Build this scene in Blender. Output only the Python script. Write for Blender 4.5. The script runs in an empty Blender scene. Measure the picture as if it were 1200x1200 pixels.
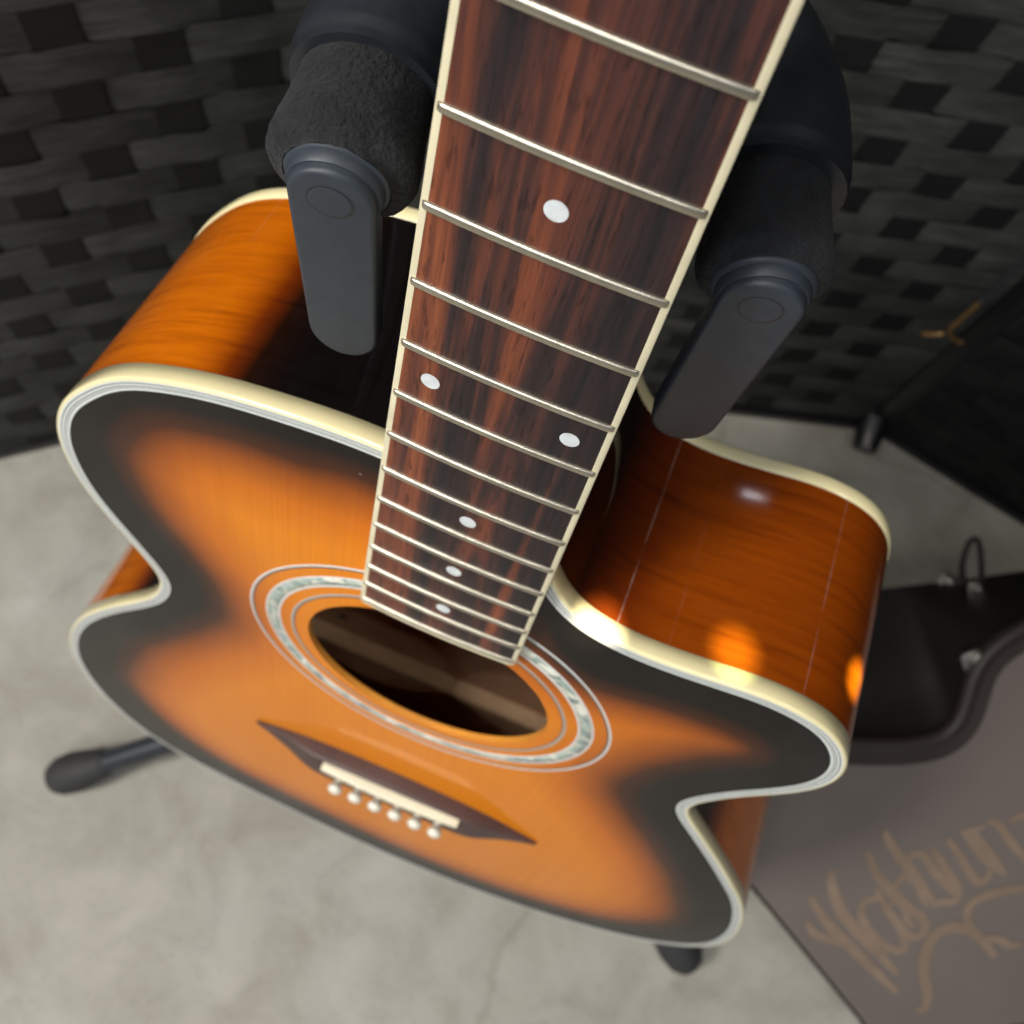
import bpy, bmesh, math, random
import numpy as np
from mathutils import Vector, Matrix
from mathutils.geometry import delaunay_2d_cdt
random.seed(4); rng = np.random.default_rng(4)
scene = bpy.context.scene
COL = scene.collection

# ------------------------------------------------------------------ frames
# guitar frame: x across the neck, y along the neck towards the head, z out of the front (millimetres, origin under the saddle)
M = np.array([[0.99984609, -0.01711716, -0.00384772], [0.0, 0.2193147, -0.97565417], [0.01754429, 0.975504, 0.21928095]])
OFF = np.array([0.0, 0.0, 384.189])
RC = np.array([[0.91982741, 0.17540088, -0.35093028], [-0.39046386, 0.49627376, -0.77540333], [0.03815106, 0.85026283, 0.52497391]])
CW = np.array([11.5797, -24.585, 930.0])
def g2w(q): return np.atleast_2d(np.asarray(q, float)) @ M.T + OFF      # mm -> mm

# ------------------------------------------------------------------ camera
cd = bpy.data.cameras.new('camera'); cam = bpy.data.objects.new('camera', cd); COL.objects.link(cam)
cd.sensor_width = 36; cd.lens = 36.0; cd.clip_start = 0.01; cd.clip_end = 100
R3 = M @ RC.T
mw = Matrix.Identity(4)
for i in range(3):
    for j in range(3): mw[i][j] = R3[i, j]
    mw[i][3] = CW[i] / 1000
cam.matrix_world = mw
cd.dof.use_dof = True; cd.dof.focus_distance = 0.225; cd.dof.aperture_fstop = 17.0; cd.dof.aperture_blades = 0
scene.camera = cam

# ------------------------------------------------------------------ light
w = bpy.data.worlds.new("World"); scene.world = w; w.use_nodes = True
bg = w.node_tree.nodes['Background']; bg.inputs[0].default_value = (0.86, 0.93, 1.0, 1); bg.inputs[1].default_value = 0.23
def lamp(name, kind, loc, target, power, color, size=0.5, size_y=None, **k):
    l = bpy.data.lights.new(name, kind); l.energy = power; l.color = color
    if kind == 'AREA':
        l.size = size
        if size_y: l.shape = 'RECTANGLE'; l.size_y = size_y
    else: l.shadow_soft_size = size
    for a, b in k.items(): setattr(l, a, b)
    o = bpy.data.objects.new(name, l); COL.objects.link(o); o.location = loc
    d = Vector(target) - Vector(loc); o.rotation_euler = d.to_track_quat('-Z', 'Y').to_euler()
    return o
lamp('ceiling_panel', 'AREA', (-1.27, -1.08, 2.05), (0, 0.1, 0.4), 44, (1.0, 0.96, 0.90), 0.5, 0.5)
lamp('ceiling_downlight', 'AREA', (-0.55, -0.40, 2.6), (0, 0.1, 0.4), 13, (1.0, 0.95, 0.88), 0.3, 0.3)
lamp('ceiling_lamp', 'AREA', (0.95, -0.38, 2.5), (0, 0.1, 0.4), 3.5, (1.0, 0.95, 0.88), 0.3, 0.3)
lamp('ceiling_tube', 'AREA', (-0.4, -1.8, 2.4), (0, 0.1, 0.3), 14, (0.95, 0.98, 1.0), 0.25, 1.4)
lamp('added_highlight_point', 'POINT', tuple(g2w((42.3, 487, -274))[0] / 1000), (0, 0, 0), 0.022, (0.9, 0.94, 1.0), 0.0025)  # added tiny light above the cutaway, only for the small white highlight
def gspot(name, tgt, frm, power, deg, blend, col=(1.0, 0.80, 0.50)):
    t = g2w(tgt)[0] / 1000; f = g2w(frm)[0] / 1000
    return lamp(name, 'SPOT', tuple(f), tuple(t), power, col, 0.004, spot_size=math.radians(deg), spot_blend=blend)
gspot('added_glint_spot', (92, 238, -19), (170, 830, 330), 120, 1.25, 0.55, (0.9, 1.0, 0.45))  # three added narrow spots that make the bright patches on side and binding
gspot('added_glint_spot', (136, 226, -34), (330, 800, 250), 330, 1.1, 0.7, (0.85, 1.0, 0.36))
gspot('added_glint_spot', (48, 236, -9), (170, 860, 330), 130, 1.5, 0.55, (1.0, 0.88, 0.62))
gspot('soundhole_fill_spot', (0, 138, -8), (380, 1900, 700), 16, 4.6, 1.0, (1.0, 0.93, 0.82))  # two added spots aimed through the soundhole to brighten the inside
gspot('soundhole_fill_spot', (0, 138, -8), (-460, 1900, 720), 26, 4.6, 1.0, (1.0, 0.95, 0.88))
scene.view_settings.view_transform = 'Standard'; scene.view_settings.look = 'None'
scene.view_settings.exposure = 0; scene.view_settings.gamma = 1

# ------------------------------------------------------------------ material helpers
class Mat:
    def __init__(s, name):
        s.m = bpy.data.materials.new(name); s.m.use_nodes = True
        s.t = s.m.node_tree; s.b = s.t.nodes['Principled BSDF']; s.k = s.t.links
    def n(s, typ, **kw):
        nd = s.t.nodes.new(typ)
        for a, b in kw.items():
            if a.startswith('i_'): nd.inputs[a[2:].replace('_', ' ')].default_value = b
            else: setattr(nd, a, b)
        return nd
    def set(s, **kw):
        for a, b in kw.items():
            s.b.inputs[a.replace('_', ' ')].default_value = b
        return s
    def link(s, a, b): s.k.new(a, b)
    def coords(s, kind='Object', scale=(1, 1, 1), rot=(0, 0, 0)):
        tc = s.n('ShaderNodeTexCoord'); mp = s.n('ShaderNodeMapping')
        mp.inputs['Scale'].default_value = scale; mp.inputs['Rotation'].default_value = rot
        s.link(tc.outputs[kind], mp.inputs[0]); return mp.outputs[0]
    def noise(s, vec, scale=5, detail=6, rough=0.55, dist=0):
        nd = s.n('ShaderNodeTexNoise'); nd.inputs['Scale'].default_value = scale; nd.inputs['Detail'].default_value = detail
        nd.inputs['Roughness'].default_value = rough; nd.inputs['Distortion'].default_value = dist
        s.link(vec, nd.inputs['Vector']); return nd.outputs['Fac']
    def ramp(s, fac, stops, interp='LINEAR'):
        r = s.n('ShaderNodeValToRGB'); cr = r.color_ramp; cr.interpolation = interp
        while len(cr.elements) < len(stops): cr.elements.new(0.5)
        for e, (p, c) in zip(cr.elements, stops): e.position = p; e.color = tuple(c) + (1,) if len(c) == 3 else c
        s.link(fac, r.inputs[0]); return r.outputs[0]
    def mix(s, f, a, b, mode='MIX'):
        nd = s.n('ShaderNodeMix', data_type='RGBA', blend_type=mode)
        for val, idx in ((f, 0), (a, 6), (b, 7)):
            if hasattr(val, 'is_linked') or hasattr(val, 'links'): s.link(val, nd.inputs[idx])
            else: nd.inputs[idx].default_value = val if idx == 0 else tuple(val) + (1,)
        return nd.outputs[2]
    def math(s, op, a, b=0.0):
        nd = s.n('ShaderNodeMath', operation=op)
        for i, v in ((0, a), (1, b)):
            if isinstance(v, (int, float)): nd.inputs[i].default_value = v
            else: s.link(v, nd.inputs[i])
        return nd.outputs[0]
    def bump(s, h, strength=0.3, dist=0.001):
        b = s.n('ShaderNodeBump'); b.inputs['Strength'].default_value = strength; b.inputs['Distance'].default_value = dist
        s.link(h, b.inputs['Height']); s.link(b.outputs[0], s.b.inputs['Normal']); return b
    def color(s, c): s.link(c, s.b.inputs['Base Color']); return s

def plain(name, col, rough=0.5, metal=0.0, bump=None, coat=0, var=0.12, vs=60):
    m = Mat(name); v = m.coords('Object')
    f = m.noise(v, vs, 5)
    lo = tuple(c * (1 - var) for c in col); hi = tuple(min(1, c * (1 + var)) for c in col)
    m.color(m.ramp(f, [(0.3, lo), (0.7, hi)]))
    m.set(Roughness=rough, Metallic=metal, Coat_Weight=coat, Coat_Roughness=0.08)
    if bump: m.bump(m.noise(v, bump[0], 4), bump[1], bump[2])
    return m.m

# top: amber sunburst lacquer, spruce grain
def mat_top():
    m = Mat('sunburst_spruce_lacquer')
    a = m.n('ShaderNodeAttribute'); a.attribute_name = 'burst'
    v = m.coords('Object', (900, 6, 6)); g = m.noise(v, 1.0, 3, 0.6, 0.2)
    v2 = m.coords('Object', (1, 1, 1)); cl = m.noise(v2, 14, 4, 0.5)
    t = m.math('ADD', a.outputs['Fac'], m.math('MULTIPLY', m.math('SUBTRACT', cl, 0.5), 0.10))
    c = m.ramp(t, [(0.0, (0.0045, 0.004, 0.004)), (0.35, (0.007, 0.0045, 0.004)), (0.46, (0.058, 0.015, 0.004)), (0.58, (0.31, 0.072, 0.004)), (0.74, (0.58, 0.148, 0.003)), (1.0, (0.74, 0.225, 0.004))])
    gr = m.ramp(g, [(0.35, (0.93, 0.90, 0.86)), (0.6, (1, 1, 1))])
    c = m.mix(1.0, c, gr, 'MULTIPLY')
    vo = m.n('ShaderNodeTexVoronoi'); vo.inputs['Scale'].default_value = 85; m.link(v2, vo.inputs['Vector'])
    sp = m.n('ShaderNodeSeparateColor'); m.link(vo.outputs['Color'], sp.inputs[0])
    dust = m.math('MULTIPLY', m.math('LESS_THAN', vo.outputs['Distance'], m.math('MULTIPLY', sp.outputs[0], 0.045)), m.math('MULTIPLY', m.math('GREATER_THAN', sp.outputs[1], 0.55), 0.22))
    m.color(m.mix(dust, c, (0.5, 0.47, 0.42)))
    m.set(Roughness=0.5, Coat_Weight=0.5, Coat_Roughness=0.06, Coat_IOR=1.42)
    m.set(Specular_IOR_Level=0.05)
    bn = m.noise(m.coords('Object'), 9, 2)
    b = m.bump(bn, 0.05, 0.002); m.link(b.outputs[0], m.b.inputs['Coat Normal'])
    return m.m
def mat_side(lines):
    m = Mat('sunburst_mahogany_lacquer')
    a = m.n('ShaderNodeAttribute'); a.attribute_name = 'burst'
    v = m.coords('UV', (14, 260, 1)); g = m.noise(v, 1.0, 6, 0.7, 0.3)
    v2 = m.coords('UV', (45, 420, 1)); g2 = m.noise(v2, 1.0, 3, 0.6)
    c = m.ramp(a.outputs['Fac'], [(0.0, (0.0045, 0.003, 0.003)), (0.3, (0.016, 0.0045, 0.002)), (0.55, (0.17, 0.026, 0.001)), (0.8, (0.46, 0.100, 0.001)), (1.0, (0.64, 0.155, 0.002))])
    gr = m.ramp(g, [(0.30, (0.60, 0.52, 0.46)), (0.48, (0.95, 0.93, 0.92)), (0.75, (1.05, 1.08, 1.1))])
    gr2 = m.ramp(g2, [(0.3, (0.85, 0.8, 0.75)), (0.6, (1, 1, 1))])
    c = m.mix(1.0, c, gr, 'MULTIPLY'); c = m.mix(1.0, c, gr2, 'MULTIPLY')
    # hairline scratches running along the depth of the side
    v3 = m.coords('UV', (260, 5, 1)); s = m.noise(v3, 1.0, 2, 0.4)
    sc = m.ramp(s, [(0.735, (0, 0, 0)), (0.75, (1, 1, 1))])
    c = m.mix(m.math('MULTIPLY', sc, 0.05), c, (0.7, 0.55, 0.4))
    tc = m.n('ShaderNodeTexCoord'); sx = m.n('ShaderNodeSeparateXYZ'); m.link(tc.outputs['UV'], sx.inputs[0])
    wob = m.noise(m.coords('UV', (1, 14, 1)), 1.0, 2); fd = m.noise(m.coords('UV', (3, 60, 1)), 1.0, 3, 0.7)
    for li, (u0, st) in enumerate(zip(lines, (0.36, 0.18, 0.04))):
        d = m.math('ABSOLUTE', m.math('SUBTRACT', m.math('ADD', sx.outputs[0], m.math('MULTIPLY', m.math('SUBTRACT', wob, 0.5), 0.0015)), u0))
        k = m.math('MULTIPLY', m.math('LESS_THAN', d, 0.00022), m.math('MULTIPLY', m.ramp(fd, [(0.35, (0, 0, 0)), (0.6, (1, 1, 1))]), st))
        c = m.mix(k, c, (0.62, 0.50, 0.42))
    m.color(c)
    m.set(Roughness=0.5, Coat_Weight=1.0, Coat_Roughness=0.045, Coat_IOR=1.36, Specular_IOR_Level=0.03)
    return m.m
def mat_rosewood(name='rosewood', dark=1.0):
    m = Mat(name)
    d = dark; v = m.coords('Object', (70, 3.2, 40)); g = m.noise(v, 1.0, 5, 0.6, 0.9)
    d *= 1.18; v2 = m.coords('Object', (520, 16, 300)); g2 = m.noise(v2, 1.0, 4, 0.65)
    v3 = m.coords('Object', (900, 120, 900)); p = m.noise(v3, 1.0, 2, 0.5)
    c = m.ramp(g, [(0.37, (0.009*d, 0.007*d, 0.009*d)), (0.465, (0.026*d, 0.012*d, 0.012*d)), (0.51, (0.062*d, 0.020*d, 0.015*d)), (0.58, (0.14*d, 0.037*d, 0.017*d)), (0.70, (0.28*d, 0.082*d, 0.030*d))])
    f = m.ramp(g2, [(0.3, (0.68, 0.66, 0.67)), (0.62, (1.08, 1.08, 1.08))])
    c = m.mix(1.0, c, f, 'MULTIPLY')
    pr = m.ramp(p, [(0.33, (0.55, 0.5, 0.5)), (0.42, (1, 1, 1))])
    m.color(m.mix(1.0, c, pr, 'MULTIPLY'))
    m.set(Roughness=0.46, Specular_IOR_Level=0.45)
    m.bump(p, 0.25, 0.0003)
    return m.m
def mat_pearl():
    m = Mat('abalone_shell'); v = m.coords('Object')
    vo = m.n('ShaderNodeTexVoronoi'); vo.inputs['Scale'].default_value = 230; m.link(v, vo.inputs['Vector'])
    n = m.noise(v, 160, 4, 0.7, 1.5)
    sep = m.n('ShaderNodeSeparateColor'); m.link(vo.outputs['Color'], sep.inputs[0])
    t = m.math('ADD', m.math('MULTIPLY', sep.outputs[0], 0.65), m.math('MULTIPLY', n, 0.4))
    c = m.ramp(t, [(0.12, (0.10, 0.13, 0.13)), (0.30, (0.30, 0.40, 0.36)), (0.42, (0.50, 0.60, 0.52)), (0.52, (0.30, 0.40, 0.44)), (0.66, (0.70, 0.68, 0.56)), (0.85, (0.88, 0.90, 0.80))])
    m.color(c); m.set(Roughness=0.25, Metallic=0.1, Coat_Weight=0.8, Coat_Roughness=0.05)
    return m.m
def mat_floor():
    m = Mat('concrete_floor'); v = m.coords('Object')
    a = m.noise(v, 3.2, 8, 0.6); b = m.noise(v, 16, 8, 0.62, 0.6); c = m.noise(v, 190, 4, 0.7)
    base = m.ramp(a, [(0.3, (0.30, 0.285, 0.245)), (0.52, (0.385, 0.37, 0.325)), (0.7, (0.44, 0.435, 0.40))])
    st = m.ramp(b, [(0.28, (0.76, 0.74, 0.71)), (0.50, (0.95, 0.95, 0.94)), (0.72, (1.12, 1.12, 1.12))])
    sp = m.ramp(c, [(0.28, (0.72, 0.71, 0.70)), (0.42, (1, 1, 1))])
    x = m.mix(1.0, base, st, 'MULTIPLY'); x = m.mix(1.0, x, sp, 'MULTIPLY')
    vo = m.n('ShaderNodeTexVoronoi', feature='DISTANCE_TO_EDGE'); vo.inputs['Scale'].default_value = 1.1
    wv = m.n('ShaderNodeVectorMath', operation='ADD'); m.link(v, wv.inputs[0])
    nn = m.n('ShaderNodeTexNoise'); nn.inputs['Scale'].default_value = 7; nn.inputs['Detail'].default_value = 6; m.link(v, nn.inputs[0])
    sc = m.n('ShaderNodeVectorMath', operation='SCALE'); sc.inputs[3].default_value = 0.14; m.link(nn.outputs['Color'], sc.inputs[0]); m.link(sc.outputs[0], wv.inputs[1])
    m.link(wv.outputs[0], vo.inputs['Vector'])
    cr = m.ramp(vo.outputs['Distance'], [(0.0, (0.84, 0.83, 0.81)), (0.007, (1, 1, 1))])
    x = m.mix(1.0, x, cr, 'MULTIPLY')
    m.color(x); m.set(Roughness=0.6, Specular_IOR_Level=0.35)
    m.bump(b, 0.25, 0.002)
    return m.m
def mat_ribbon(name, c0, c1, c2):
    m = Mat(name); v = m.coords('Object', (22, 22, 420)); g = m.noise(v, 1.0, 5, 0.65, 0.4)
    v2 = m.coords('Object', (26, 26, 60)); h = m.noise(v2, 1.0, 6, 0.7)
    c = m.ramp(g, [(0.28, c0), (0.5, c1), (0.75, c2)])
    f = m.ramp(h, [(0.32, (0.62, 0.62, 0.62)), (0.68, (1.35, 1.35, 1.35))])
    c = m.mix(1.0, c, f, 'MULTIPLY'); oi = m.n('ShaderNodeObjectInfo')
    c = m.mix(1.0, c, m.ramp(oi.outputs['Random'], [(0.0, (0.74, 0.75, 0.76)), (1.0, (1.26, 1.25, 1.22))]), 'MULTIPLY')
    m.color(c); m.set(Roughness=0.7, Specular_IOR_Level=0.3)
    m.bump(g, 0.5, 0.0006)
    return m.m

TOP = mat_top(); ROSE = mat_rosewood(); ROSED = plain('bridge_wood', (0.070, 0.036, 0.032), 0.5, var=0.22, vs=45); SHELL = mat_pearl()
CREAM = plain('cream_binding', (0.86, 0.76, 0.44), 0.28, coat=0.8, var=0.05, vs=40)
IVORY = plain('ivory_board_binding', (0.68, 0.62, 0.43), 0.35, coat=0.3, var=0.10, vs=90)
WHITE = plain('white_purfling', (0.80, 0.84, 0.82), 0.3, coat=0.8, var=0.03)
BLACKL = plain('black_purfling', (0.03, 0.04, 0.045), 0.3, coat=0.8)
GREYL = plain('grey_ring_purfling', (0.42, 0.40, 0.35), 0.3, coat=0.8, var=0.05)
BONE = plain('bone_saddle', (0.76, 0.70, 0.52), 0.35, coat=0.3, var=0.06)
PINM = plain('white_pin_plastic', (0.84, 0.80, 0.68), 0.2, coat=0.6, var=0.03)
NICKEL = plain('nickel_fret_wire', (0.60, 0.55, 0.45), 0.33, metal=1.0, var=0.14, vs=130, bump=(500, 0.2, 0.0002))
DOT = plain('pearl_dot', (0.66, 0.70, 0.72), 0.2, coat=0.7, var=0.16, vs=260)
EDGEW = plain('raw_spruce_edge', (0.70, 0.28, 0.04), 0.45, var=0.1)
INNER = plain('raw_mahogany_inside', (0.50, 0.29, 0.17), 0.8, var=0.25, vs=25)
BRACE = plain('spruce_brace', (0.50, 0.34, 0.20), 0.8, var=0.15)
NECKM = plain('dark_neck_lacquer', (0.05, 0.016, 0.006), 0.35, coat=0.9)
FOAM = plain('black_foam_sleeve', (0.0125, 0.0135, 0.0155), 0.75, bump=(700, 0.9, 0.0014), var=0.5, vs=140)
FOAM.node_tree.nodes['Principled BSDF'].inputs['Sheen Weight'].default_value = 0.06
FOAM.node_tree.nodes['Principled BSDF'].inputs['Specular IOR Level'].default_value = 0.25
RUB = plain('slate_rubber', (0.030, 0.038, 0.051), 0.5, bump=(1500, 0.12, 0.0003), var=0.12, vs=200)
PLAS = plain('black_plastic', (0.022, 0.025, 0.030), 0.42, bump=(1200, 0.15, 0.0003), var=0.2, vs=200)
YOK = plain('satin_black_yoke', (0.018, 0.021, 0.026), 0.33, bump=(1200, 0.1, 0.0003), var=0.15, vs=200)
TUBE = plain('black_powder_coat', (0.024, 0.027, 0.033), 0.38, bump=(1500, 0.1, 0.0002))
FOOT = plain('black_rubber_foot', (0.030, 0.030, 0.031), 0.7, bump=(300, 0.2, 0.001))
FLOOR = mat_floor()
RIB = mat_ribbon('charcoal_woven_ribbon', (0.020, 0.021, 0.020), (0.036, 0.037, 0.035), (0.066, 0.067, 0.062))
RIBM = mat_ribbon('shaded_woven_ribbon', (0.006, 0.006, 0.006), (0.009, 0.009, 0.009), (0.015, 0.015, 0.015))  # darkened copy of the charcoal ribbon: shade of the right-hand panels as colour
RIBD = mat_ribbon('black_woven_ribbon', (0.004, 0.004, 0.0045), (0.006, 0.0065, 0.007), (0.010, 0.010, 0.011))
BLKW = plain('black_lacquered_wood', (0.008, 0.008, 0.009), 0.4, coat=0.2)
LID = plain('taupe_case_vinyl', (0.170, 0.140, 0.126), 0.5, bump=(700, 0.25, 0.0006), var=0.06, vs=12)
TRIM = plain('brown_case_trim', (0.038, 0.028, 0.025), 0.5, var=0.1)
CASEB = plain('black_case_shell', (0.010, 0.0085, 0.007), 0.6, bump=(500, 0.4, 0.001))
CHROME = plain('dull_chrome', (0.55, 0.52, 0.48), 0.3, metal=1.0)
GOLD = plain('worn_gold_print', (0.25, 0.18, 0.13), 0.5, var=0.15, vs=40)
BRASS = plain('aged_brass_wire', (0.26, 0.15, 0.06), 0.4, metal=0.6)
CORD = plain('brown_cord', (0.22, 0.13, 0.11), 0.8)

# ------------------------------------------------------------------ mesh helpers (input millimetres)
def link(o, parent=None):
    COL.objects.link(o)
    if parent is not None: o.parent = parent
    return o
def mesh(name, V, F, mat, parent=None, smooth=True, attr=None, uv=None, mats=None, fm=None, sharp=None):
    me = bpy.data.meshes.new(name); V = np.asarray(V, float) / 1000.0
    me.from_pydata([tuple(v) for v in V], [], [tuple(f) for f in F])
    for m in (mats or [mat]): me.materials.append(m)
    if fm is not None: me.polygons.foreach_set('material_index', fm)
    me.polygons.foreach_set('use_smooth', [smooth] * len(me.polygons))
    if attr is not None:
        at = me.attributes.new('burst', 'FLOAT', 'POINT'); at.data.foreach_set('value', np.asarray(attr, float))
    if uv is not None:
        ul = me.uv_layers.new(name='UVMap'); uv = np.asarray(uv, float)
        li = np.zeros(len(me.loops), int); me.loops.foreach_get('vertex_index', li)
        ul.data.foreach_set('uv', uv[li].ravel())
    me.update(); me.validate()
    if sharp is not None:
        me.set_sharp_from_angle(angle=math.radians(sharp))
    return link(bpy.data.objects.new(name, me), parent)
def grid_faces(nu, nv, close_u=False, close_v=False, flip=False):
    F = []
    for i in range(nu if close_u else nu - 1):
        for j in range(nv if close_v else nv - 1):
            a = i * nv + j; b = ((i + 1) % nu) * nv + j; c = ((i + 1) % nu) * nv + (j + 1) % nv; d = i * nv + (j + 1) % nv
            F.append((a, d, c, b) if flip else (a, b, c, d))
    return F
def sweep(path, radii, segs=20, squash=None, caps=True, up=(0, 0, 1)):
    P = np.asarray(path, float); n = len(P); R = np.broadcast_to(np.asarray(radii, float), (n,))
    T = np.gradient(P, axis=0); T /= np.linalg.norm(T, axis=1)[:, None]
    u = np.array(up, float); V = []
    for i in range(n):
        s = u - T[i] * (u @ T[i])
        if np.linalg.norm(s) < 1e-6: s = np.cross(T[i], [1, 0, 0])
        s /= np.linalg.norm(s); r = np.cross(T[i], s); u = s
        for k in range(segs):
            a = 2 * math.pi * k / segs
            V.append(P[i] + R[i] * (math.cos(a) * r * (squash or 1) + math.sin(a) * s))
    F = grid_faces(n, segs, False, True)
    if caps: F.append(tuple(range(segs))[::-1]); F.append(tuple((n - 1) * segs + k for k in range(segs)))
    return V, F
def spline(pts, per=8, closed=False):
    P = np.asarray(pts, float); n = len(P); out = []
    rngi = range(n) if closed else range(n - 1)
    for i in rngi:
        p0 = P[(i - 1) % n] if closed or i > 0 else 2 * P[0] - P[1]
        p1, p2 = P[i], P[(i + 1) % n]
        p3 = P[(i + 2) % n] if closed or i + 2 < n else 2 * P[-1] - P[-2]
        for k in range(per):
            t = k / per
            out.append(0.5 * ((2 * p1) + (-p0 + p2) * t + (2 * p0 - 5 * p1 + 4 * p2 - p3) * t * t + (-p0 + 3 * p1 - 3 * p2 + p3) * t ** 3))
    if not closed: out.append(P[-1])
    return np.array(out)
def resample(P, step, closed=True):
    Q = np.vstack([P, P[:1]]) if closed else P
    s = np.concatenate([[0], np.cumsum(np.linalg.norm(np.diff(Q, axis=0), axis=1))])
    n = max(3, int(round(s[-1] / step)))
    t = np.linspace(0, s[-1], n + 1)
    R = np.stack([np.interp(t, s, Q[:, k]) for k in range(Q.shape[1])], 1)
    return R[:-1] if closed else R
def thing(name, label, cat, loc=(0, 0, 0), group=None):
    o = bpy.data.objects.new(name, None); COL.objects.link(o); o.location = loc; o.empty_display_size = 0.05
    o['label'] = label; o['category'] = cat
    if group: o['group'] = group
    return o
def prism(outline, z0, z1, bev=0.0):
    """outline Nx2 (ccw) -> slab with a rounded top edge of radius bev"""
    P = np.asarray(outline, float); n = len(P); V = []; rows = []
    T = np.roll(P, -1, 0) - np.roll(P, 1, 0); N = np.stack([T[:, 1], -T[:, 0]], 1); N /= np.linalg.norm(N, axis=1)[:, None] + 1e-9
    prof = [(0, z0), (0, z1 - bev)] + ([(bev * (1 - math.cos(a)), z1 - bev + bev * math.sin(a)) for a in (0.4, 0.8, 1.2, 1.57)] if bev > 0 else [(0, z1)])
    for ins, z in prof:
        Q = P - N * ins
        V += [(x, y, z) for x, y in Q]
    F = []
    for r in range(len(prof) - 1):
        for i in range(n):
            j = (i + 1) % n; F.append((r * n + i, r * n + j, (r + 1) * n + j, (r + 1) * n + i))
    F.append(tuple(range(n))[::-1]); F.append(tuple((len(prof) - 1) * n + i for i in range(n)))
    return V, F

# ------------------------------------------------------------------ floor
s = 6000
floor_o = mesh('floor', [(-s, -s, 0), (s, -s, 0), (s, s, 0), (-s, s, 0)], [(0, 1, 2, 3)], FLOOR, smooth=False)
floor_o['kind'] = 'structure'

# ------------------------------------------------------------------ woven folding screen
screen = thing('folding_screen', 'black woven ribbon folding screen standing behind the guitar', 'screen', (0, 0.35, 0))
def to_screen(V): return np.asarray(V, float) - np.array([0, 350, 0])
def weave_panel(a, ang, length, s0, dz, pitch_c, pitch_r, parity, height=1640, rib=None):
    a = np.array([a[0], a[1], 0.0]); d = np.array([math.cos(ang), math.sin(ang), 0]); nrm = np.array([d[1], -d[0], 0])
    hv = 13.2                                   # half width of the upright ribbons
    cols = []; k = int(math.floor(-s0 / pitch_c)) - 1
    while True:
        c = s0 + k * pitch_c
        if c > length - 22: break
        if c > 22: cols.append((c, k))
        k += 1
    rows = int(height / pitch_r)
    def over(k, r): return (k + r + parity) % 2 == 0      # upright ribbon lies on top here
    zb = dz % pitch_r
    for r in range(rows):
        z0 = zb + r * pitch_r
        ss = [0.0]
        for c, k in cols: ss += [c - hv - 3.5, c - hv + 1, c + hv - 1, c + hv + 3.5]
        ss.append(length); dep = [0.0]
        for c, k in cols:
            e = -1.2 if over(k, r) else 0.9
            dep += [0.0, e, e, 0.0]
        dep.append(0.0)
        V = []; h = pitch_r - 0.1
        for q, (sv, dv) in enumerate(zip(ss, dep)):
            j = rng.normal(0, 0.6); j2 = rng.normal(0, 0.25)
            for zz, bulge in ((0.1, -0.15), (h * 0.5, 0.15), (h, -0.15)):
                V.append(a + d * sv + nrm * (dv + bulge + j2) + np.array([0, 0, z0 + zz + (j if zz != h * 0.5 else 0)]))
        mesh('ribbon', to_screen(V), grid_faces(len(ss), 3), rib or RIB, screen, smooth=True)
    for c, k in cols:
        V = []; n = 0
        for r in range(rows):
            z0 = zb + r * pitch_r
            e = 0.5 if over(k, r) else -1.4
            for zz in (0.6, pitch_r - 0.6):
                for sx in (-hv, hv):
                    V.append(a + d * (c + sx + rng.normal(0, 0.4)) + nrm * e + np.array([0, 0, z0 + zz]))
                n += 1
        mesh('upright_ribbon', to_screen(V), grid_faces(n, 2, flip=True), RIBD, screen, smooth=False)
    # backing board and frame
    def slab(name, s1, s2, z1, z2, t1, t2, mat):
        V = [a + d * sv + nrm * t + np.array([0, 0, z]) for z in (z1, z2) for sv, t in ((s1, t1), (s2, t1), (s2, t2), (s1, t2))]
        return mesh(name, to_screen(V), [(0, 1, 2, 3), (7, 6, 5, 4), (0, 4, 5, 1), (1, 5, 6, 2), (2, 6, 7, 3), (3, 7, 4, 0)], mat, screen, smooth=False)
    slab('backing_board', 2, length - 2, 6, height - 6, -9, -5, BLKW)
    slab('frame_post', -8, 7, 0, height, -11, 4, BLKW); slab('frame_post', length - 7, length + 6, 0, height, -11, 4, BLKW)
    slab('frame_rail', 7.5, length - 7.5, height - 12, height, -10.5, 3.5, BLKW); slab('frame_rail', 7.5, length - 7.5, 0, 9, -10.5, 3.5, BLKW)
angA = math.radians(40.47)
dA = np.array([math.cos(angA), math.sin(angA)])
hingeAB = np.array([-202.0, 371.0])
LA = 620; startA = np.array([-463.0, 148.0]) - dA * (LA - np.linalg.norm(hingeAB - np.array([-463.0, 148.0])))
shiftA = LA - np.linalg.norm(hingeAB - np.array([-463.0, 148.0]))
weave_panel(startA, angA, LA - 8, 192.5 + shiftA, 482 - 14, 49.7, 27.5, 1)
angB = math.radians(18.0); dB = np.array([math.cos(angB), math.sin(angB)])
startB = np.array([173.0, 495.0]) - dB * 385; LB = 505
weave_panel(startB, angB, LB, 385 - 105.5, 508 - 12.5, 52.0, 25.0, 0)
endB = startB + dB * (LB + 8)
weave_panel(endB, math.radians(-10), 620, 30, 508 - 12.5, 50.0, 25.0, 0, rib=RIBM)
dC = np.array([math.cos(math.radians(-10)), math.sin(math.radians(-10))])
weave_panel(endB + dC * 632, math.radians(-72), 620, 30, 508 - 12.5, 50.0, 25.0, 1, rib=RIBM)  # unseen extra panel, added to block light from the right
V, F = sweep([(286, 540 - 350, 26), (288, 520 - 350, 20), (290, 500 - 350, 14)], [15, 15, 12], 14)
mesh('foot', V, F, BLKW, screen, sharp=50)

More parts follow.
